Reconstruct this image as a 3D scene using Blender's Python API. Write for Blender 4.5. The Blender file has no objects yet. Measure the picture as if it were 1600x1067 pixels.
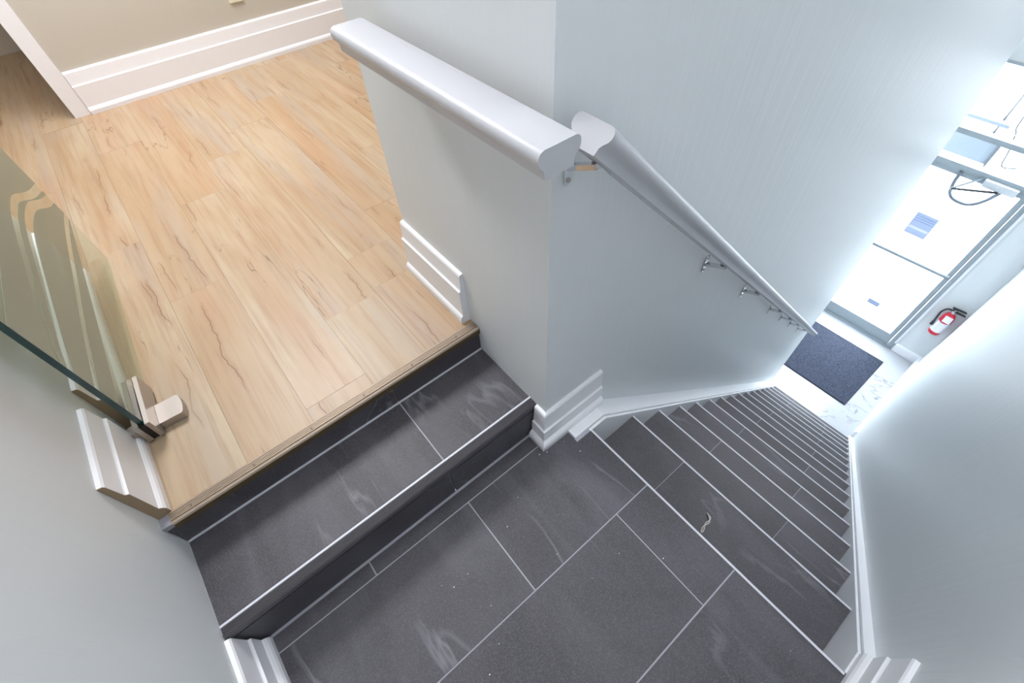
import bpy, bmesh, math, random
from mathutils import Vector, Matrix
random.seed(7)
S = bpy.context.scene
COL = S.collection
K = 0.872                      # layout units -> metres (a floor tile is 0.35 x 0.70 units = 12 x 24 in)

# ------------------------------------------------------------------ camera
R = [[0.7736926163116221, -0.6320836912562398, -0.04324283423601943],
     [-0.5217791540455818, -0.5969858006960282, -0.6093886019370556],
     [0.3593692389010976, 0.49404267124936574, -0.7916915997510882]]   # rows: image right, image down, forward
CAM = Vector((-0.51867658, -0.55415209, 1.5611516))
cd = bpy.data.cameras.new('camera'); cam = bpy.data.objects.new('camera', cd); COL.objects.link(cam)
rx, dn, fw = Vector(R[0]), Vector(R[1]), Vector(R[2])
M = Matrix((rx, -dn, -fw)).transposed().to_4x4()
M.translation = CAM * K
cam.matrix_world = M
cd.sensor_fit = 'HORIZONTAL'; cd.sensor_width = 36.0
cd.lens = 36.0 * 726.1912 / 1600.0
cd.clip_start = 0.02; cd.clip_end = 200
S.camera = cam

# ------------------------------------------------------------------ world, lamps, exposure
def lin(c):
    c = c / 255.0
    return c / 12.92 if c <= 0.04045 else ((c + 0.055) / 1.055) ** 2.4
def rgb(r, g, b): return (lin(r), lin(g), lin(b), 1.0)

w = bpy.data.worlds.new('overcast_sky'); S.world = w; w.use_nodes = True
bg = w.node_tree.nodes['Background']
bg.inputs[0].default_value = (0.87, 0.945, 1.0, 1); bg.inputs[1].default_value = 24.0

def area(name, loc, rot, size, power, col, sy=None, portal=False, spread=math.pi):
    l = bpy.data.lights.new(name, 'AREA'); l.energy = power; l.color = col
    l.shape = 'RECTANGLE'; l.size = size * K; l.size_y = (sy or size) * K
    l.spread = spread
    if portal: l.cycles.is_portal = True
    o = bpy.data.objects.new(name, l); COL.objects.link(o)
    o.location = Vector(loc) * K; o.rotation_euler = rot
    return o
area('door_daylight_portal', (5.95, -.15, -2.1), (0, math.pi / 2, 0), 3.4, 1, (1, 1, 1), 1.0, portal=True)
area('room_ceiling_lamp', (-.45, 2.45, 3.0), (0, 0, 0), 1.0, 86, (.98, .98, 1.02))
area('landing_fill_light', (-.52, .0, 3.0), (0, 0, 0), 1.0, 14, (0.96, 0.97, 1.04), 1.3)  # unseen fill added to brighten the landing and its walls
area('stair_fill_light', (1.4, -.55, 3.0), (0, 0, 0), 1.2, 9, (0.94, 0.97, 1.02), .4)  # added fill over the upper flight, no fixture here
area('stair_fill_light', (3.4, -.5, 3.0), (0, 0, 0), 1.2, 40, (0.94, 0.97, 1.02), .4, spread=math.radians(130))  # second added fill, lifts the lower stairwell
area('lobby_fill_light', (4.7, -.2, 3.0), (0, 0, 0), 1.2, 3, (0.88, 0.95, 1.0), spread=math.radians(80))  # weak unseen fill added for the lobby end

S.view_settings.view_transform = 'Standard'; S.view_settings.look = 'None'
S.view_settings.gamma = 1.0; S.view_settings.use_curve_mapping = False
S.view_settings.exposure = 0.0
S.cycles.max_bounces = 10; S.cycles.diffuse_bounces = 6; S.cycles.transparent_max_bounces = 12
S.cycles.caustics_reflective = False; S.cycles.caustics_refractive = False
S.cycles.sample_clamp_indirect = 6.0

# ------------------------------------------------------------------ materials
class NT:
    def __init__(s, name):
        s.m = bpy.data.materials.new(name); s.m.use_nodes = True
        s.t = s.m.node_tree; s.b = s.t.nodes['Principled BSDF']; s.out = s.t.nodes['Material Output']
    def n(s, typ, **kw):
        nd = s.t.nodes.new(typ)
        for k, v in kw.items(): setattr(nd, k, v)
        return nd
    def l(s, a, b): s.t.links.new(a, b)
    def setin(s, nd, i, v):
        if hasattr(v, 'is_linked') or isinstance(v, bpy.types.NodeSocket): s.l(v, nd.inputs[i])
        else: nd.inputs[i].default_value = v
    def math(s, op, a, b=0.0, clamp=False):
        nd = s.n('ShaderNodeMath', operation=op, use_clamp=clamp)
        s.setin(nd, 0, a); s.setin(nd, 1, b); return nd.outputs[0]
    def mixc(s, f, a, b, mode='MIX'):
        nd = s.n('ShaderNodeMix', data_type='RGBA', blend_type=mode)
        s.setin(nd, 0, f); s.setin(nd, 6, a); s.setin(nd, 7, b); return nd.outputs[2]
    def ramp(s, f, lo, hi):
        nd = s.n('ShaderNodeMapRange', clamp=True)
        s.setin(nd, 0, f); nd.inputs[1].default_value = lo; nd.inputs[2].default_value = hi
        return nd.outputs[0]
    def coords(s, scale=(1, 1, 1), rot=(0, 0, 0), rnd=0.0):
        tc = s.n('ShaderNodeTexCoord'); v = tc.outputs['Object']
        if rnd:
            oi = s.n('ShaderNodeObjectInfo')
            ad = s.n('ShaderNodeVectorMath', operation='ADD'); s.l(v, ad.inputs[0])
            cb = s.n('ShaderNodeCombineXYZ')
            s.l(s.math('MULTIPLY', oi.outputs['Random'], rnd), cb.inputs[0])
            s.l(s.math('MULTIPLY', oi.outputs['Random'], rnd * 1.7), cb.inputs[1])
            s.l(cb.outputs[0], ad.inputs[1]); v = ad.outputs[0]
        mp = s.n('ShaderNodeMapping'); mp.inputs['Scale'].default_value = scale; mp.inputs['Rotation'].default_value = rot
        s.l(v, mp.inputs[0]); return mp.outputs[0]
    def noise(s, v, scale, detail=4, rough=.55, dist=0.0):
        nd = s.n('ShaderNodeTexNoise'); s.l(v, nd.inputs['Vector'])
        nd.inputs['Scale'].default_value = scale; nd.inputs['Detail'].default_value = detail
        nd.inputs['Roughness'].default_value = rough; nd.inputs['Distortion'].default_value = dist
        return nd.outputs[0]
    def bump(s, h, strength, dist=.002):
        nd = s.n('ShaderNodeBump'); nd.inputs['Strength'].default_value = strength; nd.inputs['Distance'].default_value = dist
        s.l(h, nd.inputs['Height']); s.l(nd.outputs[0], s.b.inputs['Normal'])
    def fin(s, col=None, rough=.5, metal=0.0, spec=.5):
        if col is not None: s.setin(s.b, 'Base Color', col)
        s.setin(s.b, 'Roughness', rough); s.setin(s.b, 'Metallic', metal); s.setin(s.b, 'Specular IOR Level', spec)
        return s.m

def plain(name, col, rough=.5, metal=0.0, spec=.5, var=.04, scale=30):
    t = NT(name); nz = t.noise(t.coords(), scale, 3)
    dark = tuple(c * (1 - var) for c in col[:3]) + (1,); light = tuple(min(1, c * (1 + var)) for c in col[:3]) + (1,)
    return t.fin(t.mixc(nz, dark, light), rough, metal, spec)

def paint(name, col, rough=.42, streak=.6, spec=.16):
    t = NT(name)
    a = t.noise(t.coords((9, 9, .55)), 3.0, 5, .6)          # vertical roller marks
    b = t.noise(t.coords(), 260, 2)
    dark = tuple(c * .97 for c in col[:3]) + (1,)
    t.bump(t.math('ADD', t.math('MULTIPLY', a, 1.0), t.math('MULTIPLY', b, .12)), streak, .002)
    return t.fin(t.mixc(a, dark, col), t.math('ADD', t.math('MULTIPLY', a, .16), rough - .08), 0, spec)

def slate(name, k=1.0):
    t = NT(name)
    big = t.noise(t.coords((1, .55, 1), (0, 0, .6), rnd=40), 4.2, 7, .62, .7)
    fine = t.noise(t.coords(rnd=40), 300, 2, .65)
    vv = t.coords((1, .16, 1), (0, 0, .5), rnd=23)
    vn = t.noise(vv, 3.4, 5, .5, .5)
    vm = t.noise(t.coords((1, .15, 1), (0, 0, .7), rnd=47), 2.6, 5, .5, .6)
    def ridge(v, c, w): return t.math('SUBTRACT', 1.0, t.ramp(t.math('ABSOLUTE', t.math('SUBTRACT', v, c)), 0.0, w))
    mask = t.ramp(t.noise(t.coords(rnd=31), 2.6, 2), .50, .66)
    c = t.mixc(t.ramp(big, .3, .7), (.038, .0365, .043, 1), (.072, .068, .079, 1))
    c = t.mixc(t.math('MULTIPLY', ridge(vn, .57, .07), .30), c, (.125, .122, .14, 1))
    c = t.mixc(t.math('MULTIPLY', t.math('MULTIPLY', ridge(vn, .5, .011), mask), .55), c, (.26, .26, .29, 1))
    c = t.mixc(t.math('MULTIPLY', t.math('MULTIPLY', ridge(vm, .52, .005), mask), .38), c, (.22, .22, .245, 1))
    c = t.mixc(t.math('MULTIPLY', t.ramp(fine, .45, .75), .42), c, (.17, .163, .18, 1))
    t.bump(t.math('ADD', t.math('MULTIPLY', fine, .6), big), .25, .0015)
    return t.fin(c, .5, 0, .45)

def planks():
    t = NT('maple_plank')
    oi = t.n('ShaderNodeObjectInfo')
    v = t.coords((1, .16, 1), rnd=37)
    tone = t.noise(v, 7, 4, .55, .5)
    grain = t.noise(t.coords((1, .035, 1), rnd=19), 70, 4, .6, .3)
    c = t.mixc(t.ramp(tone, .36, .64), rgb(163, 138, 108), rgb(176, 159, 134))
    c = t.mixc(t.math('MULTIPLY', t.math('SUBTRACT', 1.0, oi.outputs['Random']), .45), c, rgb(166, 138, 106))
    c = t.mixc(t.math('MULTIPLY', t.ramp(t.noise(t.coords((1, .2, 1), rnd=53), 4.5, 3), .50, .66), .32), c, rgb(170, 125, 92))   # rosy heartwood
    c = t.mixc(t.math('MULTIPLY', t.ramp(t.noise(t.coords((1, .1, 1), rnd=71), 8, 3), .52, .68), .42), c, rgb(154, 146, 137))     # grey mineral streaks
    c = t.mixc(t.math('MULTIPLY', t.ramp(grain, .48, .78), .62), c, rgb(143, 108, 78))
    # long dark cracks that wander along the board
    tc = t.n('ShaderNodeTexCoord'); sx = t.n('ShaderNodeSeparateXYZ'); t.l(tc.outputs['Object'], sx.inputs[0])
    def crack(seed, span, wid, wob, lo, hi, fr):
        y1 = t.noise(t.coords((.02, 1, .02), rnd=seed), fr, 4, .6)
        y2 = t.noise(t.coords((.05, 1, .05), rnd=seed * 1.3), fr * .55, 2)
        off = t.math('MULTIPLY', t.math('SUBTRACT', t.math('FRACT', t.math('MULTIPLY', oi.outputs['Random'], seed * 7.31)), .5), span)
        d = t.math('ABSOLUTE', t.math('SUBTRACT', t.math('ADD', sx.outputs[0], t.math('MULTIPLY', t.math('SUBTRACT', y1, .5), wob)), off))
        return t.math('SUBTRACT', 1.0, t.ramp(d, 0.0, wid)), t.ramp(y2, lo, hi), t.math('SUBTRACT', 1.0, t.ramp(d, 0.0, wid * 7))
    for sd, sp, wd, wb, lo, hi, fr, am in ((11, .15, .0020, .10, .53, .60, 3.2, .8), (17, .15, .0028, .06, .57, .66, 4.5, .55)):
        ln, mk, hl = crack(sd, sp, wd, wb, lo, hi, fr)
        c = t.mixc(t.math('MULTIPLY', t.math('MULTIPLY', hl, mk), .45 * am), c, rgb(146, 108, 74))
        c = t.mixc(t.math('MULTIPLY', t.math('MULTIPLY', ln, mk), am), c, rgb(74, 54, 38))
    # clusters of short dark checks
    cr = t.noise(t.coords((1, .10, 1), rnd=29), 9, 4, .6, .2)
    mask = t.ramp(t.noise(t.coords((1, .4, 1), rnd=13), 3.6, 2), .57, .62)
    c = t.mixc(t.math('MULTIPLY', t.math('MULTIPLY', t.math('SUBTRACT', 1.0, t.ramp(t.math('ABSOLUTE', t.math('SUBTRACT', cr, .47)), 0.0, .008)), mask), .7), c, rgb(84, 60, 42))
    # knots
    vo = t.n('ShaderNodeTexVoronoi'); t.l(t.coords((1, .38, 1), rnd=61), vo.inputs['Vector']); vo.inputs['Scale'].default_value = 5.0
    kd = t.math('ADD', vo.outputs['Distance'], t.math('MULTIPLY', t.math('SUBTRACT', tone, .5), .10))
    km = t.ramp(t.noise(t.coords(rnd=83), 3.0, 1), .50, .56)
    c = t.mixc(t.math('MULTIPLY', t.math('MULTIPLY', t.math('SUBTRACT', 1.0, t.ramp(kd, .02, .10)), km), .6), c, rgb(112, 74, 46))
    t.bump(grain, .12, .001)
    return t.fin(c, .42, 0, .4)

def marble():
    t = NT('white_marble_tile'); v = t.coords((1, .5, 1), (0, 0, .7), rnd=11)
    vn = t.noise(v, 2.6, 6, .6, 1.2)
    ridge = t.math('SUBTRACT', 1.0, t.ramp(t.math('ABSOLUTE', t.math('SUBTRACT', vn, .5)), 0.0, .018))
    m = t.ramp(t.noise(t.coords(rnd=5), 2.0, 2), .45, .65)
    c = t.mixc(t.math('MULTIPLY', ridge, t.math('MULTIPLY', m, .8)), rgb(176, 178, 183), rgb(84, 90, 102))
    return t.fin(c, .18, 0, .5)

def mat_pile():
    t = NT('mat_pile'); f = t.noise(t.coords(), 130, 3, .7); g = t.noise(t.coords(), 420, 2)
    c = t.mixc(t.ramp(f, .35, .65), rgb(40, 44, 57), rgb(80, 85, 101))
    t.bump(g, .9, .006)
    return t.fin(c, .95, 0, .1)

def ribbed(name, c1, c2, metal, rough):
    t = NT(name); nz = t.noise(t.coords((.3, 1, 1)), 60, 3)
    return t.fin(t.mixc(nz, c1, c2), rough, metal, .5)

def glass_pane(name, tint, refl=.07):
    t = NT(name)
    tr = t.n('ShaderNodeBsdfTransparent'); tr.inputs[0].default_value = tint
    gl = t.n('ShaderNodeBsdfGlossy'); gl.inputs['Roughness'].default_value = .02
    fr = t.n('ShaderNodeFresnel'); fr.inputs[0].default_value = 1.45
    mx = t.n('ShaderNodeMixShader'); geo = t.n('ShaderNodeNewGeometry')   # the inner side of a thin pane does not mirror
    t.l(t.math('MULTIPLY', fr.outputs[0], t.math('SUBTRACT', 1.0, geo.outputs['Backfacing'])), mx.inputs[0]); t.l(tr.outputs[0], mx.inputs[1]); t.l(gl.outputs[0], mx.inputs[2])
    t.l(mx.outputs[0], t.out.inputs[0]); return t.m

def frost():
    t = NT('frosted_film')
    nz = t.noise(t.coords(), 40, 2)
    d = t.n('ShaderNodeBsdfDiffuse'); t.setin(d, 0, t.mixc(nz, (.58, .565, .475, 1), (.62, .60, .50, 1)))
    tl = t.n('ShaderNodeBsdfTranslucent'); tl.inputs[0].default_value = (.62, .60, .52, 1)
    tp = t.n('ShaderNodeBsdfTransparent'); tp.inputs[0].default_value = (.92, .92, .86, 1)
    mx = t.n('ShaderNodeMixShader'); mx.inputs[0].default_value = .4
    t.l(d.outputs[0], mx.inputs[1]); t.l(tl.outputs[0], mx.inputs[2])
    m2 = t.n('ShaderNodeMixShader'); m2.inputs[0].default_value = .36
    t.l(mx.outputs[0], m2.inputs[1]); t.l(tp.outputs[0], m2.inputs[2]); t.l(m2.outputs[0], t.out.inputs[0]); return t.m

WALL = paint('grey_wall_paint', (.69, .715, .725, 1))
WALLW = paint('beige_wall_paint', rgb(192, 186, 175), .5, .1)
CEIL = plain('ceiling_white', (.78, .78, .77, 1), .8)
TRIM = plain('white_trim_paint', (.79, .795, .82, 1), .38, var=.02)
RAIL = plain('white_rail_enamel', (.485, .49, .515, 1), .32, var=.015)
SLATE = slate('slate_tile')
GROUT = plain('light_grey_grout', rgb(172, 172, 180), .85, scale=200)
EDGE = plain('white_tile_edge_strip', rgb(205, 206, 214), .45)
CORE = plain('cement_screed', rgb(150, 150, 156), .9)
WOOD = planks()
SUB = plain('plank_underlay', rgb(150, 118, 86), .9)
MARB = marble()
PILE = mat_pile()
RUB = plain('black_rubber', rgb(52, 56, 68), .7)
BRONZE = ribbed('bronze_nosing', rgb(182, 164, 146), rgb(174, 157, 141), .5, .42)
LIP = ribbed('dark_bronze_lip', rgb(112, 92, 62), rgb(88, 74, 54), .5, .5)
DARKRUB = ribbed('dark_rubber_nosing', rgb(92, 88, 92), rgb(74, 72, 78), 0, .6)
CHROME = plain('chrome', (.72, .72, .74, 1), .12, 1.0)
STEEL = plain('brushed_steel', (.44, .40, .365, 1), .38, .8)
SCREW = plain('screw_head', rgb(40, 36, 34), .5, .5)
MDF = plain('raw_fibreboard', rgb(150, 130, 104), .9, scale=80)
ALU = plain('pale_aluminium', (.30, .345, .375, 1), .4, .0)
BAR = plain('push_bar_grey', (.22, .25, .275, 1), .6, spec=.2)
SILVER = plain('silver_closer', (.72, .76, .80, 1), .35, .3)
GLS = glass_pane('door_glass', (.97, .99, 1, 1))
GGL = glass_pane('green_glass', (.91, .96, .925, 1))
GEDGE = plain('green_glass_edge', (.008, .045, .045, 1), .15, spec=.8)
FROST = frost()
RED = plain('extinguisher_red', rgb(200, 22, 50), .3)
LABEL = plain('white_label', rgb(228, 228, 236), .6)
BLACK = plain('black_plastic', rgb(28, 34, 38), .5)
PAPER = plain('notice_paper', rgb(176, 188, 216), .8)
PAPER2 = plain('notice_print', rgb(150, 164, 198), .8)
PLATE = plain('outlet_plastic', rgb(222, 216, 196), .5)
CORD = plain('grey_cord', rgb(120, 128, 138), .45, .4)
TWINE = plain('pale_twine', rgb(206, 202, 192), .9)
CONC = plain('pale_pavement', rgb(205, 206, 208), .9)
SIGN = plain('pale_sign_panel', (.040, .050, .062, 1), .5)
GRIT = plain('plaster_grit', rgb(225, 222, 220), .9)

# ------------------------------------------------------------------ building helpers (layout units in, metres out)
BASE = {}
def link(o, parent):
    COL.objects.link(o)
    wl = o.location.copy(); BASE[o.name] = wl
    if parent is not None:
        o.parent = parent; o.location = wl - BASE[parent.name]
def empty(name, loc, label=None, cat=None, group=None, kind=None, parent=None):
    o = bpy.data.objects.new(name, None); o.empty_display_size = .05
    o.location = Vector(loc) * K; link(o, parent); tag(o, label, cat, group, kind); return o
def tag(o, label=None, cat=None, group=None, kind=None):
    if label: o['label'] = label
    if cat: o['category'] = cat
    if group: o['group'] = group
    if kind: o['kind'] = kind
    return o
def finish(name, bm, mat, parent=None, smooth=False, bevel=0.0, seg=1):
    if bevel:
        bmesh.ops.bevel(bm, geom=[e for e in bm.edges if len(e.link_faces) == 2 and e.calc_face_angle(0) > .5], offset=bevel, segments=seg, affect='EDGES', profile=.5)
    bmesh.ops.recalc_face_normals(bm, faces=bm.faces)
    lo = Vector([min(v.co[i] for v in bm.verts) for i in range(3)]); hi = Vector([max(v.co[i] for v in bm.verts) for i in range(3)])
    c = (lo + hi) / 2
    for v in bm.verts: v.co = (v.co - c) * K
    me = bpy.data.meshes.new(name); bm.to_mesh(me); bm.free()
    if smooth:
        for p in me.polygons: p.use_smooth = True
        try: me.set_sharp_from_angle(angle=math.radians(40))
        except Exception: pass
    for m in (mat if isinstance(mat, (list, tuple)) else [mat]): me.materials.append(m)
    o = bpy.data.objects.new(name, me); o.location = c * K
    link(o, parent); return o
def add_box(bm, x0, x1, y0, y1, z0, z1, mi=0):
    vs = [bm.verts.new((x, y, z)) for z in (z0, z1) for y in (y0, y1) for x in (x0, x1)]
    fs = [(0, 2, 3, 1), (4, 5, 7, 6), (0, 1, 5, 4), (2, 6, 7, 3), (0, 4, 6, 2), (1, 3, 7, 5)]
    for f in fs:
        fc = bm.faces.new([vs[i] for i in f]); fc.material_index = mi
    return vs
def box(name, x0, x1, y0, y1, z0, z1, mat, parent=None, bevel=0.0, seg=1, smooth=False):
    bm = bmesh.new(); add_box(bm, x0, x1, y0, y1, z0, z1); return finish(name, bm, mat, parent, smooth, bevel, seg)
def prism(name, poly, vec, mat, parent=None, bevel=0.0, seg=1, smooth=False):
    """poly: list of 3-D points, pushed along vec"""
    bm = bmesh.new(); v = Vector(vec)
    a = [bm.verts.new(p) for p in poly]; b = [bm.verts.new(Vector(p) + v) for p in poly]
    bm.faces.new(a); bm.faces.new(b[::-1]); n = len(a)
    for i in range(n): bm.faces.new((a[i], a[(i + 1) % n], b[(i + 1) % n], b[i]))
    return finish(name, bm, mat, parent, smooth, bevel, seg)
def sweep(name, prof, path, z0, mat, parent=None, zs=1.0, side=1):
    """prof: (out, up) points; path: plan points; out is to the right of travel times side"""
    bm = bmesh.new(); rings = []; P = [Vector(p) for p in path]
    for i, p in enumerate(P):
        ns = []
        for a, b in ((i - 1, i), (i, i + 1)):
            if a >= 0 and b < len(P):
                d = (P[b] - P[a]).normalized(); ns.append(Vector((d.y, -d.x)) * side)
        m = ns[0] if len(ns) == 1 else (ns[0] + ns[1]) / (1 + ns[0].dot(ns[1]))
        rings.append([bm.verts.new((p.x + m.x * o, p.y + m.y * o, z0 + u * zs)) for o, u in prof])
    n = len(prof)
    for a, b in zip(rings, rings[1:]):
        for i in range(n): bm.faces.new((a[i], a[(i + 1) % n], b[(i + 1) % n], b[i]))
    bm.faces.new(rings[0]); bm.faces.new(rings[-1][::-1])
    return finish(name, bm, mat, parent)
def add_tube(bm, pts, r, n=8, cap=True):
    pts = [Vector(p) for p in pts]; rings = []; up = Vector((0, 0, 1))
    rs = r if isinstance(r, (list, tuple)) else [r] * len(pts)
    for i, p in enumerate(pts):
        d = (pts[min(i + 1, len(pts) - 1)] - pts[max(i - 1, 0)]).normalized()
        u = up if abs(d.dot(up)) < .95 else Vector((1, 0, 0))
        a = d.cross(u).normalized(); b = d.cross(a).normalized()
        rings.append([bm.verts.new(p + (a * math.cos(2 * math.pi * k / n) + b * math.sin(2 * math.pi * k / n)) * rs[i]) for k in range(n)])
    for a, b in zip(rings, rings[1:]):
        for k in range(n): bm.faces.new((a[k], a[(k + 1) % n], b[(k + 1) % n], b[k]))
    if cap: bm.faces.new(rings[0][::-1]); bm.faces.new(rings[-1])
def tube(name, pts, r, mat, parent=None, n=8):
    bm = bmesh.new(); add_tube(bm, pts, r, n); return finish(name, bm, mat, parent, True)
def lathe(name, c, prof, mat, parent=None, n=20, a0=0.0, a1=2 * math.pi):
    bm = bmesh.new(); full = a1 - a0 > 6.2; rings = []
    m = n if full else n + 1
    for r, z in prof:
        rings.append([bm.verts.new((c[0] + r * math.cos(a0 + (a1 - a0) * k / n), c[1] + r * math.sin(a0 + (a1 - a0) * k / n), c[2] + z)) for k in range(m)])
    for a, b in zip(rings, rings[1:]):
        for k in range(n):
            bm.faces.new((a[k], a[(k + 1) % m], b[(k + 1) % m], b[k]))
    if full: bm.faces.new(rings[0][::-1]); bm.faces.new(rings[-1])
    return finish(name, bm, mat, parent, True)
def spline(pts, n=8):
    P = [Vector(p) for p in pts]; P = [P[0] * 2 - P[1]] + P + [P[-1] * 2 - P[-2]]; out = []
    for i in range(1, len(P) - 2):
        for k in range(n):
            t = k / n; a, b, c, d = P[i - 1:i + 3]
            out.append(.5 * ((2 * b) + (c - a) * t + (2 * a - 5 * b + 4 * c - d) * t * t + (3 * b - a - 3 * c + d) * t ** 3))
    out.append(P[-2]); return out
def struct(o, label=None, cat=None): return tag(o, label, cat, None, 'structure')

# ------------------------------------------------------------------ key levels
ZL = -3.79                       # lobby floor
Z1, Z2 = .19, .3125              # short step, wood floor
ZC = 3.05                        # ceiling
XW = -1.06                       # left wall face
YR = -1.075                      # right wall face
XE = 5.775                       # lobby end wall face
XS = 4.07                        # where the stair wall stops

# ------------------------------------------------------------------ shell
struct(box('wall_left', XW - .14, XW, YR - .14, 1.63, -.3, ZC, WALL), 'grey painted wall at left of landing behind the glass door', 'wall')
struct(box('wall_right', XW - .14, XE + .14, YR - .14, YR, ZL - .2, ZC, WALL), 'grey painted wall along the right side of the long stairs', 'wall')
struct(box('wall_stairs', 0, XS, 0, .14, ZL - .2, ZC, WALL), 'grey painted wall behind the sloping white handrail', 'wall')
struct(box('wall_landing', 0, .14, .14, .767, -.2, ZC, WALL), 'grey wall beside the short steps under the level white rail', 'wall')
# the landing side of the corner is one flush face
struct(box('wall_room_front', .14, 2.2, .63, .767, .1, ZC, WALLW), 'beige wall hidden behind the corner of the landing', 'wall')
struct(box('wall_room_right', 2.2, 2.34, .63, 3.34, .1, ZC, WALLW), 'beige wall closing the far right of the plank floored room', 'wall')
struct(box('wall_back', -.81, 2.34, 3.197, 3.34, .1, ZC, WALLW), 'beige wall at the back of the plank floored room', 'wall')
struct(box('wall_hall_back', -3.14, -.81, 4.7, 4.84, .1, ZC, WALLW), 'beige wall at the end of the hall beyond the casing', 'wall')
struct(box('wall_hall_right', -.81, -.67, 3.34, 4.84, .1, ZC, WALLW), 'beige wall running back from the white casing', 'wall')
struct(box('wall_hall_left', -3.14, -3.0, .9, 4.84, .1, ZC, WALLW), 'beige wall at the far left of the hall', 'wall')
struct(box('wall_hall_front', -3.14, XW - .14, .9, 1.04, .1, ZC, WALLW), 'beige wall behind the left wall of the landing', 'wall')
struct(box('wall_lobby_left', XS - .14, XE + .14, 1.6, 1.74, ZL - .2, ZC, WALL), 'grey lobby wall hidden beyond the end of the stair wall', 'wall')
struct(box('wall_lobby_back', XS - .14, XS, .14, 1.6, ZL - .2, ZC, WALL), 'grey lobby wall under the plank floored room', 'wall')
struct(box('ceiling', -3.14, XE + .14, YR - .14, 4.84, ZC, ZC + .15, CEIL), 'white ceiling over landing, stairs and room', 'ceiling')

# lobby end wall with the door opening
DY0, DY1, DT = -.74, .44, -.40
bm = bmesh.new()
ys = [YR - .14, DY0, DY1, 1.74]; zs = [ZL - .2, ZL, DT, ZC]
for x, fl in ((XE, 1), (XE + .14, 0)):
    g = [[bm.verts.new((x, y, z)) for y in ys] for z in zs]
    for j in range(3):
        for i in range(3):
            if i == 1 and j == 1: continue
            bm.faces.new((g[j][i], g[j][i + 1], g[j + 1][i + 1], g[j + 1][i]))
bm.verts.ensure_lookup_table()
V = lambda s, j, i: bm.verts[s * 16 + j * 4 + i]
for (j, i), (j2, i2) in (((1, 1), (1, 2)), ((1, 2), (2, 2)), ((2, 2), (2, 1)), ((2, 1), (1, 1)), ((0, 0), (3, 0)), ((0, 3), (3, 3))):
    bm.faces.new((V(0, j, i), V(0, j2, i2), V(1, j2, i2), V(1, j, i)))
struct(finish('wall_lobby_end', bm, WALL), 'grey lobby wall holding the bright glass entrance door', 'wall')

# ------------------------------------------------------------------ wood floor of planks
fl = box('floor', -3.0, 2.2, .36, 4.7, Z2 - .16, Z2 - .012, SUB)
struct(fl, 'pale knotty maple plank floor of the upper room', 'floor')
PW, PL = .207, 1.40
ends = {-2: 1.22, -1: .44, 0: .74, 1: .98, 2: 1.22, -3: .30, -4: 1.0}
def plank(x0, x1, y0, y1):
    g = .0003
    box('plank', x0 + g, x1 - g, y0 + g, y1 - g, Z2 - .012, Z2 + random.uniform(-.0004, .0004), WOOD, fl, bevel=.0006)
for c in range(-9, 8):
    x0 = -.398 + PW * c; x1 = x0 + PW
    e = ends.get(c, (c * .53) % 1.4 + .1)
    y = e
    while y > .385: y -= PL
    xs0, xs1 = max(x0, -2.3), min(x1, 1.25)
    if xs1 - xs0 < .02: continue
    while y < 4.6:
        a, b = max(y, .385), min(y + PL, 4.7)
        y += PL
        segs = [(a, b)]
        lo, hi = xs0, xs1
        # keep clear of the walls that stand on this floor
        if lo < XW < hi and a < 1.63: 
            if b > 1.63: plank(lo, hi, 1.63, b)
            plank(XW, hi, a, min(b, 1.63)); continue
        if hi <= XW + .001 and a < 1.63:
            if b <= 1.66: continue
            a = 1.63
        if hi > 0 and a < .767:
            if lo < 0: plank(lo, 0, a, min(b, .767))
            if b > .78: plank(lo, hi, .767, b)
            continue
        plank(lo, hi, a, b)
# ------------------------------------------------------------------ landing of slate tiles
G = .0022
ld = box('floor.001', XW, .146, YR, .05, -.16, -.0025, GROUT)
struct(ld, 'dark slate tiled landing between the short steps and the long stairs', 'floor')
def tile(x0, x1, y0, y1, ztop, parent, th=.01):
    return box('tile', x0 + G, x1 - G, y0 + G, y1 - G, ztop - th, ztop, SLATE, parent, bevel=.0012)
def tile_poly(pts, ztop, parent, th=.01):
    return prism('tile', [(x, y, ztop - th) for x, y in pts], (0, 0, th), SLATE, parent, bevel=.0012)
YS, YA, YB = -.011, -.3555, -.697
XN = .1465
for x0, x1 in ((XW, -.703), (-.703, -.028)): tile(x0, x1, YS, .040, 0, ld)
tile(XW, -1.054, YA, YS, 0, ld) if False else None
tile(XW, -.353, YA, YS, 0, ld)
tile_poly([(-.353 + G, YA + G), (XN, YA + G), (XN, -.09), (.078, -.09), (.078, -.042), (-.028, -.042), (-.028, YS - G), (-.353 + G, YS - G)], 0, ld)
for x0, x1 in ((XW, -.7025), (-.7025, -.0025), (-.0025, XN + G)): tile(x0, x1, YB, YA, 0, ld)
for x0, x1 in ((XW, -.353), (-.353, XN + G)): tile(x0, x1, -1.042, YB, 0, ld)
box('edge_strip', .1465, .1535, -1.032, -.0885, -.02, .001, EDGE, ld, bevel=.001)

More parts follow.
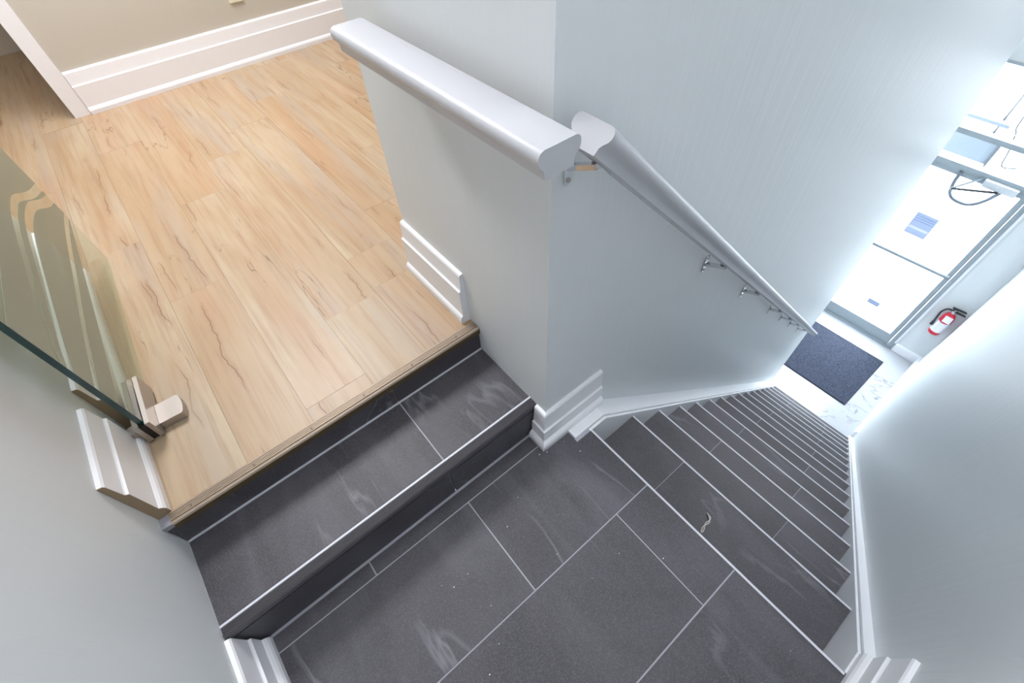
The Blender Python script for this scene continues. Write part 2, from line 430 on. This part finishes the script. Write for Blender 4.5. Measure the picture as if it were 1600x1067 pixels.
# ------------------------------------------------------------------ two short steps up to the planks
ss = empty('short_stairs', (-.53, .2, 0), 'two short slate steps rising from the landing to the plank floor', 'steps')
st = box('step', XW, 0, .055, .40, -.02, Z1 - .0025, GROUT, ss)
for x0, x1 in ((XW, -.355), (-.355, 0)): tile(x0, x1, .079, .350, Z1, st)
def riser_y(x0, x1, y, z0, z1, parent): box('riser_tile', x0 + G, x1 - G, y, y + .012, z0 + .002, z1 - .002, SLATE, parent, bevel=.001)
for x0, x1 in ((XW, -.362), (-.362, 0)): riser_y(x0, x1, .046, .0, Z1 - .036, st)
box('edge_strip', XW + .002, -.001, .0725, .079, Z1 - .01, Z1 + .002, EDGE, st, bevel=.001)
bm = bmesh.new(); pr = [(.071, Z1 + .001)]
for k in range(6):
    y = .071 - .0042 * k; pr += [(y - .0008, Z1 + .0025), (y - .0026, Z1 + .0025), (y - .003, Z1 - .001), (y - .0042, Z1 - .001)]
pr += [(.0435, Z1 - .004), (.0425, Z1 - .012), (.0425, Z1 - .024), (.047, Z1 - .024), (.047, Z1 - .012), (.071, Z1 - .012)]
box('painted_shadow_strip', XW + .003, -.002, .050, .056, Z1 - .04, Z1 - .012, RUB, st)  # black strip stands in for the shade beneath the nosing lip
nz = prism('rubber_nosing', [(XW + .003, y, z) for y, z in pr], (-XW - .005, 0, 0), DARKRUB, st)
st2 = box('step', XW, 0, .365, .40, Z1 - .01, Z2 - .014, GROUT, ss)
for x0, x1 in ((XW, -.356), (-.356, 0)): riser_y(x0, x1, .353, Z1 + .001, Z2 - .012, st2)
box('caulk_bead', XW + .002, -.002, .347, .3535, Z1 - .004, Z1 + .004, EDGE, st2, bevel=.0015)
pr = [(.384, Z2 + .0005), (.382, Z2 + .004)]
for k in range(5):
    y = .380 - .0052 * k; pr += [(y, Z2 + .005), (y - .0028, Z2 + .0055), (y - .0032, Z2 + .0015), (y - .0048, Z2 + .0015)]
pr += [(.351, Z2 + .005), (.346, Z2 + .002), (.344, Z2 - .004), (.3475, Z2 - .004), (.384, Z2 - .004)]
bt = prism('bronze_nosing', [(XW + .028, y, z) for y, z in pr], (-XW - .030, 0, 0), BRONZE, st2)
box('nosing_lip', XW + .028, -.002, .344, .3475, Z2 - .026, Z2 - .0042, LIP, st2)
for k in range(6):
    x = -.976 + .178 * k
    lathe('screw', (x, .364, Z2 + .0035), [(.0042, 0), (.0042, .0012), (.002, .0016)], SCREW, st2, 8)
# pale corner filler at the left end of the bronze nosing
box('end_filler', XW, XW + .027, .349, .384, Z2 - .02, Z2 - .001, CORE, st2, bevel=.003)

# ------------------------------------------------------------------ long staircase down to the lobby
stair = empty('staircase', (2.1, -.55, ZL), 'long straight flight of dark slate stairs descending to the lobby', 'stairs')
X0, RUN, RISE, Z01 = .1504, .2446, .2375, -.2302
NX = [X0] + [.1885 + RUN * k for k in range(1, 16)]
NZ = [0] + [Z01 - RISE * (k - 1) for k in range(1, 16)]
YL, YRT = -.0895, -1.0295
for k in range(1, 16):
    zt, zb = NZ[k], (NZ[k + 1] if k < 15 else ZL)
    xp, xn = NX[k - 1], NX[k]
    s = box('step', xp - .02, xn - .008, YRT, YL, zt - .22, zt - .0025, GROUT, stair)
    j = -.357 if k % 2 else -.768
    for y0, y1 in ((YRT, j), (j, YL)):
        tile(xp - .004, xn - .004, y0 - G, y1 + (G if y1 == YL else 0), zt, s)
    box('edge_strip', xn - .006, xn + .001, YRT, YL, zt - .02, zt + .001, EDGE, s, bevel=.001)
rx = [(NX[k], NZ[k], (NZ[k + 1] if k < 15 else ZL)) for k in range(16)]
for k, (x, zt, zb) in enumerate(rx):
    j = -.768 if k % 2 else -.357
    for y0, y1 in ((YRT, j), (j, YL)):
        box('riser_tile', x - .012, x - .003, y0 + G, y1 - G, zb + .002, zt - .020, SLATE, stair)
box('stair_core', X0 - .04, X0 - .012, YRT, YL, Z01 - .05, -.02, CORE, stair)

# ------------------------------------------------------------------ stringers
def stringer(name, ya, yb, drop, x0, mat, parent=None):
    sl = -.98
    xe = .228 + (ZL + drop - .008 + .002) / sl if False else XS - .005
    top = lambda x: .008 + sl * (x - .228)
    xf = .228 + (ZL - .008) / sl
    pts = [(x0, -drop + .008), (.228, .008 - drop), (xf - .05, top(xf - .05) - drop), (XS + .02, ZL + .0), (XS - .35, ZL), (x0, -.42)]
    return prism(name, [(x, ya, z) for x, z in pts], (0, yb - ya, 0), mat, parent, bevel=.002)
t1 = stringer('trim_1', 0, -.0765, 0, .081, TRIM)
struct(t1, 'thick white skirt board following the stairs under the sloping handrail', 'trim')
stringer('inner_panel', -.0785, -.0885, .012, .081, TRIM, t1)
t2 = stringer('trim_2', YR, -1.0425, 0, .157, TRIM)
struct(t2, 'thick white skirt board following the stairs along the right wall', 'trim')
stringer('inner_panel', -1.0395, -1.0305, .012, .157, TRIM, t2)

# ------------------------------------------------------------------ baseboards
BB = [(0, 0), (.036, 0), (.036, .020), (.033, .029), (.028, .035), (.0255, .037), (.0245, .149), (.0195, .152), (.0175, .155), (.0135, .214), (.010, .220), (0, .222)]
BBL = [(0, 0), (.040, 0), (.040, .022), (.036, .031), (.029, .038), (.0255, .040), (.0245, .099), (.0195, .102), (.0175, .105), (.0135, .182), (.010, .188), (0, .190)]
struct(sweep('baseboard_corner', BBL, [(0, .040), (0, 0), (.262, 0)], 0, TRIM, side=1), 'short white baseboard wrapping the grey corner above the skirt board', 'baseboard')
struct(sweep('baseboard_landing_left', BBL, [(XW, .038), (XW, YR)], 0, TRIM, side=-1), 'white baseboard on the left wall at landing level', 'baseboard')
struct(sweep('baseboard_landing_right', BBL, [(.225, YR), (XW, YR)], 0, TRIM, side=1), 'white baseboard on the right wall ending at the first stair', 'baseboard')
b = struct(sweep('baseboard_left_near', BB, [(XW, .665), (XW, .388)], Z2, TRIM, side=-1), 'short white baseboard on left wall between glass door hinge and step', 'baseboard')
def cut_end(y, parent): prism('cut_end', [(XW + o, y, Z2 + u) for o, u in BB], (0, -.0015, 0), MDF, parent)
cut_end(.3875, b)
b = struct(sweep('baseboard_left_far', BB, [(XW, 1.63), (XW, .742)], Z2, TRIM, side=-1), 'white baseboard on left wall behind the frosted glass door', 'baseboard')
cut_end(.7415, b)
struct(sweep('baseboard_room_side', BB, [(0, .767), (0, .400)], Z2, TRIM, side=1), 'short white baseboard on the grey wall beside the plank floor', 'baseboard')
struct(sweep('baseboard_back', BB, [(-.75, 3.197), (2.2, 3.197)], Z2, TRIM, side=1), 'long white baseboard along the beige back wall', 'baseboard')
struct(sweep('baseboard_lobby_end', [(0, 0), (.03, 0), (.03, .11), (.012, .125), (0, .13)], [(XE, -.755), (XE, YR)], ZL, TRIM, side=1), 'short white baseboard under the fire extinguisher', 'baseboard')
struct(sweep('baseboard_lobby_right', [(0, 0), (.03, 0), (.03, .11), (.012, .125), (0, .13)], [(XE, YR), (XS + .03, YR)], ZL, TRIM, side=1), 'white baseboard along the right lobby wall', 'baseboard')
struct(box('trim_3', -.835, -.752, 3.180, 3.36, Z2, 2.45, TRIM, bevel=.006), 'white casing at the left end of the beige back wall', 'trim')
# outlet on the back wall
ot = empty('wall_outlet', (.29, 3.197, .70), 'cream outlet plate low on the beige back wall', 'outlet')
box('cover_plate', .250, .330, 3.189, 3.197, .640, .765, PLATE, ot, bevel=.003)
for z in (.675, .727): box('socket', .272, .308, 3.186, 3.190, z - .015, z + .015, TRIM, ot, bevel=.004)

# ------------------------------------------------------------------ handrails
RP = [(.010, 0), (.074, 0), (.081, -.003), (.085, -.009), (.0855, -.017), (.083, -.024), (.0765, -.031), (.073, -.037), (.0725, -.049), (.071, -.050), (.014, -.050), (.0125, -.049), (.012, -.037), (.0085, -.031), (.002, -.024), (0, -.017), (.0005, -.009), (.004, -.003)]
sr = empty('handrail', (-.08, .23, 1.206), 'short level white wooden handrail on the grey wall above the steps', 'handrail')
o = prism('rail', [(-.035 - u, -.10, 1.206 + v) for u, v in RP], (0, .67, 0), RAIL, sr, smooth=True)
def bracket(parent, org, out, down, along):
    """wall plate, arm and saddle; org = plate centre on the wall"""
    org, out, along = Vector(org), Vector(out), Vector(along)
    br = empty('bracket', org, parent=parent)
    up = Vector((0, 0, 1)); side = out.cross(up)
    pts = []
    for i in range(16):
        a = 2 * math.pi * i / 16; pts.append(org + side * (.011 * math.cos(a)) + up * (.011 * math.sin(a) + (.028 if math.sin(a) > .01 else -.028 if math.sin(a) < -.01 else 0)))
    prism('wall_plate', pts, out * .004, CHROME, br)
    for s in (-1, 1):
        bm = bmesh.new(); c = org + up * (.028 * s) + out * .003
        add_tube(bm, [c, c + out * .003], .005, 8); finish('screw', bm, STEEL, br, True)
    bm = bmesh.new(); b0 = org + out * .003; b1 = org + out * .056 + up * (down * .72); b2 = org + out * .075 + up * down
    for p, q in ((b0, b1), (b1, b2)):
        d = (q - p); h = .007; wv = side * .008; hv = d.cross(side).normalized() * .005
        vs = [bm.verts.new(v) for v in (p - wv - hv, p + wv - hv, p + wv + hv, p - wv + hv, q - wv - hv, q + wv - hv, q + wv + hv, q - wv + hv)]
        for f in ((0, 1, 2, 3), (4, 7, 6, 5), (0, 4, 5, 1), (1, 5, 6, 2), (2, 6, 7, 3), (3, 7, 4, 0)): bm.faces.new([vs[i] for i in f])
    bmesh.ops.remove_doubles(bm, verts=bm.verts, dist=.0005)
    finish('arm', bm, CHROME, br)
    c = b2; nrm = along.cross(out).normalized()
    if nrm.z < 0: nrm = -nrm
    prism('saddle', [c + along * a + out * q for a, q in ((-.03, -.010), (.03, -.010), (.03, .010), (-.03, .010))], nrm * .004, CHROME, br)
for y in (.08, .47): bracket(sr, (0, y, 1.122), (-1, 0, 0), .030, (0, 1, 0))
SLP = -.957
along = Vector((1, 0, SLP)).normalized(); upn = Vector((-SLP, 0, 1)).normalized()
P0 = Vector((.023, -.034, 1.196))
hr = empty('handrail', (1.95, -.075, -.65), 'long white wooden handrail sloping down the stair wall on chrome brackets', 'handrail')
L = 3.80 / along.x
def rail(t0, t1): return prism('rail', [P0 + along * t0 + Vector((0, -u, 0)) + upn * v for u, v in RP], along * (t1 - t0), RAIL, hr, smooth=True)
tj = .93 / along.x
rail(0, tj - .0012); rail(tj + .0012, L)
for x in (.04, .765, 1.29, 1.93, 2.36, 2.80, 3.3):
    zr = P0.z + SLP * (x - P0.x) - .050 * math.sqrt(1 + SLP * SLP)
    bracket(hr, (x, 0, zr - .037), (0, -1, 0), .034, along)

# ------------------------------------------------------------------ frosted glass door, standing open against the left wall
gd = empty('glass_door', (-.985, 1.15, Z2), 'frosted green glass door with wavy clear lines open against left wall', 'door', kind='thing')
gdir = Vector((.042, 1, 0)).normalized(); gn = Vector((gdir.y, -gdir.x, 0))      # gn faces the room (+x)
g0 = Vector((-.9915, .65, 0))
GW, GB, GT = 1.005, Z2 + .012, 2.42
def gp(s, z, d): p = g0 + gdir * s + gn * d; return Vector((p.x, p.y, z))
TH = .0155
bm = bmesh.new()
vs = [bm.verts.new(gp(s, z, d)) for d in (-TH / 2, TH / 2) for s, z in ((0, GB), (GW, GB), (GW, GT), (0, GT))]
for f, mi in (((0, 1, 2, 3), 0), ((4, 7, 6, 5), 0), ((0, 4, 5, 1), 0), ((1, 5, 6, 2), 0), ((2, 6, 7, 3), 1), ((3, 7, 4, 0), 1)):
    fc = bm.faces.new([vs[i] for i in f]); fc.material_index = mi
finish('pane', bm, [GGL, GEDGE], gd)
# film in bands between the wavy clear lines: each curve gives z along the door
def curve(pts):
    P = spline([(s, z, 0) for s, z in pts], 6); return [(p.x, p.y) for p in P]
c0 = [(0, .500), (.3, .505), (.7, .515), (GW, .525)]
la = [(0, .578), (.08, .578), (.28, .577), (.55, .566), (.75, .560), (.92, .548), (GW, .537)]
lb = [(0, .664), (.10, .682), (.33, .708), (.46, .722), (.56, .730), (.66, .728), (.78, .705), (.92, .640), (GW, .612)]
lc = [(0, .700), (.12, .730), (.35, .758), (.45, .772), (.57, .782), (.64, .780), (.72, .768), (.86, .705), (GW, .660)]
le = [(0, .862), (.18, .868), (.32, .872), (.50, .93), (.75, 1.05), (GW, 1.12)]
wid = [(.017, .022), (.020, .036), (.016, .030), (.05, .05)]
def at(c, s):
    for (a, z), (b, z2) in zip(c, c[1:]):
        if a <= s <= b + 1e-6: return z + (z2 - z) * (s - a) / max(b - a, 1e-6)
    return c[-1][1]
curves = [curve(c) for c in (c0, la, lb, lc, le)]
def film(lo, hi):
    n = 40; pl = [gp(GW * k / n, lo(GW * k / n), TH / 2 + .0006) for k in range(n + 1)]; ph = [gp(GW * k / n, hi(GW * k / n), TH / 2 + .0006) for k in range(n + 1)]
    bm = bmesh.new(); rows = []
    for d in (0, .0006):
        rows.append(([bm.verts.new(p + gn * d) for p in pl], [bm.verts.new(p + gn * d) for p in ph]))
    for k in range(n):
        (a, b), (c, d) = rows
        bm.faces.new((a[k], a[k + 1], b[k + 1], b[k])); bm.faces.new((c[k], d[k], d[k + 1], c[k + 1]))
        bm.faces.new((a[k], c[k], c[k + 1], a[k + 1])); bm.faces.new((b[k], b[k + 1], d[k + 1], d[k]))
    for e in (0, n): bm.faces.new((rows[0][0][e], rows[0][1][e], rows[1][1][e], rows[1][0][e]))
    finish('frosted_band', bm, FROST, gd)
W_ = lambda i, s: wid[i][0] * (1 - s / GW) / 2 + wid[i][1] * (s / GW) / 2
film(lambda s: at(curves[0], s), lambda s: at(curves[1], s) - W_(0, s))
film(lambda s: at(curves[1], s) + W_(0, s), lambda s: at(curves[2], s) - W_(1, s))
film(lambda s: at(curves[2], s) + W_(1, s), lambda s: at(curves[3], s) - W_(2, s))
film(lambda s: at(curves[3], s) + W_(2, s), lambda s: at(curves[4], s) - W_(3, s))
film(lambda s: at(curves[4], s) + W_(3, s), lambda s: 1.55)
# bottom patch fitting
hw = empty('patch_fitting', gp(.08, Z2, 0), parent=gd)
def gbox(name, s0, s1, d0, d1, z0, z1, mat, bev=.002):
    return prism(name, [gp(s0, z0, d0), gp(s1, z0, d0), gp(s1, z0, d1), gp(s0, z0, d1)], (0, 0, z1 - z0), mat, hw, bevel=bev)
gbox('clamp_plate', -.012, .192, TH / 2 + .0015, .022, Z2 + .012, Z2 + .086, STEEL)
gbox('clamp_plate', -.012, .192, -.022, -TH / 2 - .0005, Z2 + .012, Z2 + .086, STEEL)
gbox('clamp_core', -.010, .002, -TH / 2, TH / 2, Z2 + .012, Z2 + .080, SCREW, .0005)
pts = []
for i in range(9):
    a = -math.pi / 2 + math.pi * i / 8
    pts.append(gp(.055 + .040 * max(-1, min(1, 1.25 * math.sin(a))), Z2 + .0015, .080 + .016 * math.cos(a)))
prism('floor_pivot_plate', [gp(.015, Z2 + .0015, .0225)] + pts + [gp(.095, Z2 + .0015, .0225)], (0, 0, .030), STEEL, hw, bevel=.003)
bm = bmesh.new(); p = gp(.02, 0, -.040); add_tube(bm, [(p.x, p.y, Z2 + .0005), (p.x, p.y, Z2 + .055)], .017, 14); finish('pivot_barrel', bm, STEEL, hw, True)

# ------------------------------------------------------------------ lobby
lf = box('floor.002', XS - .35, XE + .4, YR, 1.6, ZL - .2, ZL - .011, GROUT)
struct(lf, 'white marble tiled lobby floor with grey veins', 'floor')
y = 1.6
while y > YR + .01:
    y0 = max(y - .70, YR); x = NX[15] - .01
    while x < XE + .1:
        x1 = min(x + .70, XE + .12)
        box('tile', x + .001, x1 - .001, y0 + .001, y - .001, ZL - .011, ZL, MARB, lf)
        x += .70
    y = y0
dm = empty('door_mat', (4.95, -.15, ZL), 'blue grey flecked door mat on the white marble lobby floor', 'mat')
box('pile', 4.455, 5.455, -.783, .46, ZL + .004, ZL + .014, PILE, dm, bevel=.003)
box('backing', 4.445, 5.465, -.793, .47, ZL + .0005, ZL + .005, RUB, dm)

# entrance frame, transoms, door
fr = struct(empty('window_1', (XE, -.15, ZL)), 'pale aluminium entrance frame with two glass transoms above the door', 'window')
xa, xb = XE - .015, XE + .07
box('jamb', xa, xb, DY0, DY0 + .062, ZL, DT, ALU, fr, bevel=.004)
box('jamb', xa, xb, DY1 - .062, DY1, ZL, DT, ALU, fr, bevel=.004)
box('jamb_stop', XE - .03, XE - .012, DY0 - .012, DY0 + .014, ZL + .13, DT, TRIM, fr, bevel=.003)
box('header', xa, xb, DY0 + .062, DY1 - .062, DT - .02, DT, ALU, fr, bevel=.004)
box('transom_bar', xa, xb, DY0 + .062, DY1 - .062, -1.064, -1.012, ALU, fr, bevel=.004)
box('transom_bar', xa, xb, DY0 + .062, DY1 - .062, -1.385, -1.325, ALU, fr, bevel=.004)
box('pane', XE + .02, XE + .03, DY0 + .062, DY1 - .062, -1.325, -1.064, GLS, fr)
box('pane', XE + .02, XE + .03, DY0 + .062, DY1 - .062, -1.012, DT - .02, GLS, fr)
box('threshold', XE - .03, XE + .10, DY0, DY1, ZL, ZL + .025, ALU, fr, bevel=.004)
dr = struct(empty('door_1', (XE, -.15, ZL)), 'bright aluminium framed glass entrance door at the foot of the stairs', 'door')
D0, D1 = DY0 + .066, DY1 - .066
zb, zt = ZL + .03, -1.388
x0, x1 = XE, XE + .05
box('stile', x0, x1, D0, D0 + .055, zb, zt, ALU, dr, bevel=.004)
box('stile', x0, x1, D1 - .055, D1, zb, zt, ALU, dr, bevel=.004)
box('bottom_rail', x0, x1, D0 + .055, D1 - .055, zb, ZL + .195, ALU, dr, bevel=.004)
box('top_rail', x0, x1, D0 + .055, D1 - .055, -1.445, zt, ALU, dr, bevel=.004)
box('pane', x0 + .02, x0 + .03, D0 + .055, D1 - .055, ZL + .195, -1.445, GLS, dr)
pb = tube('push_bar', [(x0 - .04, D0 + .02, -2.49), (x0 - .04, D1 - .02, -2.505)], .022, BAR, dr)
for yy in (D0 + .03, D1 - .03): tube('bar_post', [(x0 - .04, yy, -2.497), (x0 + .002, yy, -2.497)], .010, ALU, pb)
cl = box('closer', XE - .065, XE - .002, -.575, -.285, -1.435, -1.365, SILVER, dr, bevel=.006, seg=2)
box('cover_cap', XE - .075, XE - .064, -.46, -.40, -1.415, -1.385, SILVER, cl, bevel=.003)
tube('closer_arm', [(XE - .06, -.44, -1.44), (XE - .20, -.10, -1.49)], .012, BLACK, cl)
tube('closer_arm', [(XE - .20, -.10, -1.49), (XE - .02, -.26, -1.375)], .010, CORD, cl)
tube('wire_loop', spline([(XE - .01, -.065, -1.395), (XE - .03, -.075, -1.50), (XE - .03, -.10, -1.60), (XE - .03, -.15, -1.655), (XE - .03, -.23, -1.672), (XE - .03, -.32, -1.655), (XE - .03, -.40, -1.57), (XE - .01, -.46, -1.45)], 6), .019, CORD, dr)
nt = empty('notice', (XE + .016, -.09, -2.24), 'pale blue paper notice taped high on the glass entrance door', 'notice')
box('sheet', XE + .014, XE + .0185, -.20, .025, -2.235, -1.955, PAPER, nt)
for z0, z1 in ((-2.16, -2.13), (-2.06, -2.05), (-2.03, -2.02), (-2.0, -1.99)): box('print_line', XE + .0125, XE + .014, -.185, .012, z0, z1, LABEL if z0 == -2.16 else PAPER2, nt)
sk = empty('sticker', (XE + .016, -.22, -3.335), 'small blue sticker low on the glass entrance door', 'sticker')
box('sheet', XE + .014, XE + .0185, -.295, -.152, -3.335, -3.265, PAPER2, sk)
box('print_line', XE + .0125, XE + .014, -.28, -.165, -3.305, -3.292, PAPER, sk)

# fire extinguisher
ex = empty('fire_extinguisher', (5.70, -.94, -3.19), 'red fire extinguisher with white label hung beside the glass entrance door', 'extinguisher')
ec = (5.70, -.94, -3.19); er = .064
lathe('cylinder', ec, [(.050, 0), (er - .004, .006), (er, .018), (er, .27), (er - .008, .30), (.042, .325), (.022, .34), (.018, .35)], RED, ex, 24)
lathe('label', ec, [(er + .0012, .055), (er + .0012, .215)], LABEL, ex, 18, math.pi * .35, math.pi * 1.60)
lathe('valve', ec, [(.018, .348), (.018, .375), (.012, .385), (.012, .40)], CHROME, ex, 12)
vx, vy, vz = ec[0], ec[1], ec[2] + .39
prism('handle', [(vx - .012, vy + .03, vz), (vx - .012, vy - .10, vz + .004), (vx - .012, vy - .115, vz - .012), (vx - .012, vy + .02, vz - .018)], (.024, 0, 0), BLACK, ex, bevel=.002)
prism('handle', [(vx - .012, vy + .045, vz + .035), (vx - .012, vy - .085, vz + .045), (vx - .012, vy - .10, vz + .034), (vx - .012, vy + .03, vz + .018)], (.024, 0, 0), BLACK, ex, bevel=.002)
lathe('gauge', (vx - .02, vy + .01, vz - .012), [(.014, 0), (.014, .012), (.008, .016)], CHROME, ex, 12)
hs = tube('hose', spline([(vx, vy + .015, vz - .005), (vx - .01, vy + .07, vz - .01), (vx - .02, vy + .098, vz - .07), (vx - .02, vy + .092, vz - .15), (vx - .015, vy + .083, vz - .23)], 6), .0105, BLACK, ex)
tube('nozzle', [(vx - .015, vy + .083, vz - .22), (vx - .015, vy + .080, vz - .29)], [.012, .018], BLACK, ex)
prism('tag', [(vx - .075, vy + .035, vz - .05), (vx - .070, vy - .045, vz - .055), (vx - .078, vy - .050, vz - .145), (vx - .083, vy + .03, vz - .14)], (.002, 0, 0), LABEL, ex)
box('wall_bracket', ec[0] + er - .002, XE, vy - .02, vy + .02, ec[2] + .08, ec[2] + .36, STEEL, ex)

# ------------------------------------------------------------------ outside
struct(box('pavement', XE + .4, 60, -25, 25, ZL - .2, ZL - .03, CONC), 'sunlit pale pavement outside the glass door', 'pavement')
sg = empty('sign_box', (7.4, .5, -1.8), 'pale blue sign box hanging outside above the entrance door', 'sign')
box('panel', 7.30, 7.42, -.09, 1.2, -1.95, -1.62, SIGN, sg, bevel=.01)
box('frame_edge', 7.28, 7.43, -.112, -.09, -1.97, -1.60, BLACK, sg)
box('canopy_edge', 7.26, 7.46, -.05, 1.25, -1.50, -1.46, SIGN, sg)
for yy in (.05, 1.1): tube('hanging_rod', [(7.36, yy, -1.95), (7.36, yy, .8)], .012, BLACK, sg)
tag(tube('hanging_cable', spline([(6.2, -.13, -.2), (6.2, -.16, -.96), (6.2, -.20, -1.10), (6.2, -.255, -1.27), (6.2, -.283, -1.40), (6.2, -.33, -1.42), (6.2, -.41, -1.39)], 6), .007, BLACK), 'thin dark cable dangling outside the upper transom', 'cable')

# ------------------------------------------------------------------ small litter
z = Z01 + .004
tb = spline([(.330, -.540, z), (.326, -.553, z + .002), (.312, -.563, z + .001), (.296, -.561, z), (.280, -.563, z), (.258, -.569, z)], 6)
bm = bmesh.new()
for ph in (0, math.pi):
    pts = []
    for i, p in enumerate(tb):
        q = math.sin(i * .30 + ph) * .0034; pts.append((p.x, p.y + q, p.z + .0012 * math.cos(i * .30 + ph)))
    add_tube(bm, pts, .0020, 6)
tw = tag(finish('twine', bm, TWINE, None, True), 'pale twisted bit of twine lying on the topmost dark stair', 'twine')
bm = bmesh.new(); rg = random.Random(3)
for i in range(34):
    x, y, r = rg.uniform(-1.0, .1), rg.uniform(-1.0, -.03), rg.choice((.0008, .0012, .0018))
    add_box(bm, x - r, x + r, y - r * .7, y + r * .7, .0004, r)
tag(finish('plaster_grit', bm, GRIT), 'fine white plaster grit scattered over the dark landing', 'grit', kind='stuff')
